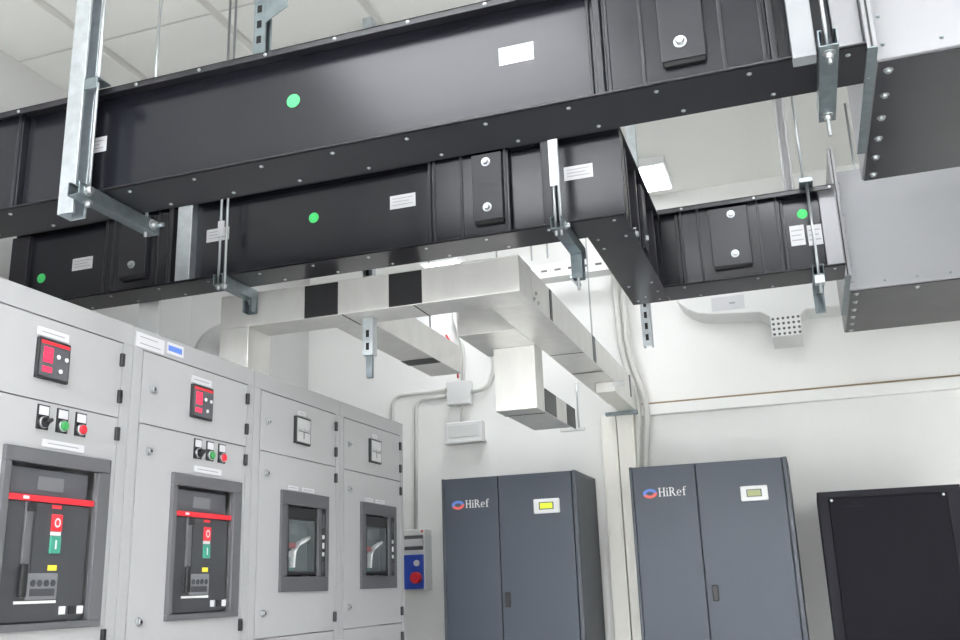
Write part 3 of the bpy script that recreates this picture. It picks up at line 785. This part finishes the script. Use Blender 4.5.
# perforated tray high on the wall
a, b = W(542, 268, 5.45), W(612, 276, 5.45)
x0, x1, z1 = a.x, b.x+.25, W(575, 268, 5.45).z
t = thing('cable_tray', ((x0+x1)/2, 5.52, z1-.1), 'white perforated cable tray high on the back wall behind the aluminium trunking', 'cable tray')
MB().box(x0-.3, x1, 5.40, 5.405, z1-.05, z1+.03).box(x0-.3, x1, 5.40, 5.515, z1-.055, z1-.05).build('channel', TRAY, t, .001)
for xx in (x0-.2, x1-.5): MB().box(xx, xx+.03, 5.41, YB, z1-.075, z1-.056).build('bracket', GALV, t, .001)
for k in range(12):
    MB().box(x0-.25+.085*k, x0-.21+.085*k, 5.399, 5.40, z1-.018, z1-.004).build('slot', BEZEL, t)
# pale tray with a bend behind the farthest duct
yq = 5.36
poly = [(672, 284), (674, 296), (679, 303), (687, 309), (698, 313), (712, 314), (760, 312), (772, 318), (800, 316), (806, 309), (842, 306), (842, 272), (700, 272)]
pp = [W(x, y, yq) for x, y in poly]
t = thing('air_duct', (0, 5.5, min(p.z for p in pp)), 'pale metal tray with a rounded bend on the wall under the farthest black duct', 'cable tray')
MB().prism([(p.x, p.z) for p in pp], 'y', yq, YB).build('bend', TRAY, t, .008)
t.name = 'tray_bend'
a, b = W(711, 300, yq), W(745, 308, yq)
MB().box(a.x, b.x, yq-.002, yq, b.z, a.z+.01).build('sticker', PAPER, t)
q = W(733, 304, yq); MB().box(q.x-.02, q.x+.012, yq-.0028, yq-.002, q.z+.002, q.z+.012).build('print', PRINT, t)
a, b = W(770, 317, 5.3), W(803, 334, 5.3)
pg = MB().box(a.x, b.x, 5.3, YB, b.z, a.z).build('grid_end', TRAY, t, .002)
holes = MB()
for i in range(6):
    for j in range(4):
        cx = a.x+(b.x-a.x)*(i+.5)/6; cz = b.z+(a.z-b.z)*(j+.5)/4
        holes.tube((cx, 5.3, cz), (cx, 5.2992, cz), .008, 8)
holes.build('perforations', BEZEL, pg)

# ------------------------------------------------------------------ tall air-conditioning units
def poly_mb(mb, pts, y):                                  # flat outline pulled 1.2 mm out of the door
    return mb.prism(pts, 'y', y-.0012, y)
def letters(x, z, h, y):
    """serif lettering 'HiRef' starting at x on baseline z, cap height h"""
    mb = MB(); st = h*.16; sl = h*.075
    def R(x0, x1, z0, z1): mb.box(x+x0*h, x+x1*h, y-.0012, y, z+z0*h, z+z1*h)
    def ring(cx, cz, rx, rz, t0, t1, wx, wz, n=18):
        for k in range(n):
            a0 = t0+(t1-t0)*k/n; a1 = t0+(t1-t0)*(k+1)/n
            P = lambda a, o: (x+(cx+(rx-(0 if o else wx))*math.cos(a))*h, z+(cz+(rz-(0 if o else wz))*math.sin(a))*h)
            poly_mb(mb, [P(a0, 1), P(a1, 1), P(a1, 0), P(a0, 0)], y)
    pi = math.pi
    # H
    for q in (.06, .56):
        R(q, q+.15, 0, 1); R(q-.07, q+.22, 0, .07); R(q-.07, q+.22, .93, 1)
    R(.2, .58, .47, .55)
    # i
    R(.93, 1.06, 0, .66); R(.87, 1.12, 0, .06); R(.87, 1.0, .6, .66); ring(.995, .87, .085, .085, 0, 2*pi, .084, .084)
    # R
    R(1.28, 1.43, 0, 1); R(1.2, 1.5, 0, .07); R(1.2, 1.5, .93, 1)
    ring(1.5, .735, .3, .265, -pi/2, pi/2, .14, .07); R(1.4, 1.52, .93, 1); R(1.4, 1.52, .47, .54)
    poly_mb(mb, [(x+1.5*h, z+.5*h), (x+1.66*h, z+.5*h), (x+1.98*h, z), (x+1.8*h, z)], y); R(1.8, 2.05, 0, .06)
    # e
    ring(2.36, .33, .28, .345, .0, 2*pi*.87, .12, .06); R(2.12, 2.62, .33, .39)
    # f
    R(2.84, 2.98, 0, .8); R(2.76, 3.08, 0, .06); R(2.74, 3.14, .6, .66); ring(3.06, .8, .21, .22, pi*.2, pi, .12, .06)
    return mb

def ac_unit(x0, x1, xs, yf, depth, H, logo, disp, hand, label, lcd):
    root = thing('air_conditioning_unit', ((x0+x1)/2, yf+depth/2, 0), label, 'air conditioning unit', 'tall slate air conditioning units at the back wall')
    MB().box(x0, x1, yf+.022, yf+depth, .06, H).build('casing', HIREF, root, .004)
    MB().box(x0+.01, x1-.01, yf+.04, yf+depth-.01, 0, .06).build('plinth', BLK, root)
    fr = MB(); fr.box(x0, x0+.016, yf, yf+.022, .06, H).box(x1-.022, x1, yf, yf+.022, .06, H)
    fr.build('corner_post', HIREFD, root, .004)
    g = .0025
    d1 = MB().box(x0+.018, xs-g, yf-.002, yf+.02, .08, H-.003).build('door', HIREF, root, .003)
    d2 = MB().box(xs+g, x1-.026, yf-.002, yf+.02, .08, H-.003).build('door', HIREF, root, .003)
    yd = yf-.002
    # logo: ring emblem, blue above and red below, then the lettering
    lx, lz, lh = logo
    for nm, m, t0, t1 in (('emblem_blue', LOGOB, .05*math.pi, 1.12*math.pi), ('emblem_red', LOGOR, 1.12*math.pi, 2.05*math.pi)):
        e = MB(); n = 16
        for k in range(n):
            a0 = t0+(t1-t0)*k/n; a1 = t0+(t1-t0)*(k+1)/n
            P = lambda a, r, rz: (lx+.034+r*math.cos(a), lz+.021+rz*math.sin(a))
            poly_mb(e, [P(a0, .036, .024), P(a1, .036, .024), P(a1, .019, .010), P(a0, .019, .010)], yd)
        e.build(nm, m, d1)
    letters(lx+.078, lz+.003, lh, yd).build('lettering', LETTER, d1)
    # controller display
    a0, a1, b0, b1 = disp
    dp = MB().box(a0, a1, yd-.018, yd, b0, b1).build('controller', WHITEP, root, .006)
    w, hh = a1-a0, b1-b0
    MB().box(a0+.22*w, a0+.78*w, yd-.0195, yd-.018, b0+.26*hh, b0+.76*hh).build('screen_rim', BREAK, dp)
    MB().box(a0+.26*w, a0+.74*w, yd-.0205, yd-.0195, b0+.32*hh, b0+.7*hh).build('screen', lcd, dp)
    for k in range(3):
        for e in (.1, .88):
            MB().box(a0+e*w, a0+(e+.04)*w, yd-.019, yd-.018, b0+(.3+.17*k)*hh, b0+(.37+.17*k)*hh).build('key', GREYP, dp)
    hx, hz = hand
    hd = MB().box(hx-.014, hx+.014, yd-.012, yd, hz-.038, hz+.038).build('door_latch', BLK, d2, .004)
    return root

ac_unit(-1.90, -1.140, -1.573, 4.96, .50, 1.98, (-1.838, 1.812, .042), (-1.374, -1.232, 1.762, 1.838), (-1.538, 1.33),
        'left slate-grey air conditioning unit beside the socket box, bright yellow-green display', LCD)
ac_unit(-.856, -.070, -.519, 4.96, .50, 1.972, (-.79, 1.81, .044), (-.307, -.176, 1.764, 1.838), (-.474, 1.333),
        'right slate-grey air conditioning unit next to the black rack, dull green display', LCD2)

# black rack
x0, x1, yf, H = .049, .684, 4.96, 1.788
t = thing('equipment_rack', ((x0+x1)/2, yf+.3, 0), 'low black equipment rack at the bottom right corner', 'rack')
MB().box(x0, x1, yf+.004, yf+.56, 0, H).build('casing', RACKM, t, .004)
MB().box(x0+.046, x0+.05, yf-.002, yf+.004, .05, H-.03).box(x1-.062, x1-.058, yf-.002, yf+.004, .05, H-.03).box(x0+.046, x1-.058, yf-.002, yf+.004, H-.034, H-.03).build('door_seam', DARKGAP, t)
dd = MB().box(x0+.05, x1-.062, yf-.012, yf+.003, .06, H-.034).build('door', RACKD, t, .003)
ng = MB()
for k in range(3): ng.box(x0+.16+.012*k, x0+.163+.012*k, yf-.0128, yf-.012, H-.07, H-.05)
ng.box(x0+.11, x0+.21, yf-.0128, yf-.012, H-.078, H-.074)
ng.build('embossed_badge', RACKM, dd)
for x in (x0+.064, x1-.078):
    screw_mb((x, yf-.012, H-.044), (0, -1, 0), .007).build('screw', ZINC, dd)

# ------------------------------------------------------------------ ceiling lights
def ceiling_light(x0, x1, y0, y1, label, bars=1, m=LAMP, z=ZC, name='ceiling_light'):
    t = thing(name, ((x0+x1)/2, (y0+y1)/2, z-.06), label, 'ceiling light', 'ceiling lights')
    MB().box(x0, x1, y0, y1, z-.05, z).build('housing', WHITEP, t, .003)
    n = bars
    for k in range(n):
        a = y0+.015+(y1-y0-.03)*k/n; b = y0+.015+(y1-y0-.03)*(k+1)/n-.015
        MB().box(x0+.015, x1-.015, a, b, z-.056, z-.0505).build('diffuser', m, t)
    return t
ceiling_light(-.95, -.535, 5.03, 5.43, 'square lit ceiling light partly hidden behind the black duct', 2, LAMPB)
hl = ceiling_light(-2.16, -1.90, 5.33, 5.54, 'small cool-white light near the back wall above the aluminium trunking', 1, LAMPV, 3.44, 'hanging_light')
for x in (-2.12, -1.94):
    MB().tube((x, 5.43, 3.44), (x, 5.43, ZC), .004).build('hanger_rod', ZINC, hl)
for x, y, wx, wy, lm, where in ((-1.2, .68, .6, .5, LAMPS, 'over the aisle in front of the nearest duct'), (.2, 2.15, .3, .3, LAMPM, 'above the nearer silver box'),
        (-.9, -1.8, .3, .6, LAMP, 'behind the viewer on the left'), (1.3, -1.8, .3, .6, LAMP, 'behind the viewer on the right'),
        (-2.2, -3.1, .3, .6, LAMP, 'in the far corner behind the viewer, left'), (.2, -3.1, .3, .6, LAMP, 'at the wall straight behind the viewer'), (2.5, -3.1, .3, .6, LAMP, 'in the far corner behind the viewer, right'),
        (-1.5, 4.75, .3, .25, LAMPFILL, 'added unseen above the aluminium trunking to brighten the back wall'), (2.7, 3.5, .3, .3, LAMPM, 'added unseen between the silver boxes and the right wall as fill')):  # both lamps added out of sight to brighten the back wall and far cabinet
    ceiling_light(x-wx, x+wx, y-wy, y+wy, 'lit rectangular ceiling light ' + where, 1, lm)

# ------------------------------------------------------------------ world and view
w = bpy.data.worlds.new('world'); S.world = w; w.use_nodes = True
bg = w.node_tree.nodes['Background']; bg.inputs[0].default_value = (.95, .97, 1, 1); bg.inputs[1].default_value = 1.0
S.view_settings.view_transform = 'Standard'; S.view_settings.look = 'None'
S.view_settings.gamma = 1; S.view_settings.use_curve_mapping = False
S.view_settings.exposure = 0.72
S.cycles.max_bounces = 10; S.cycles.diffuse_bounces = 6
S.cycles.use_denoising = True
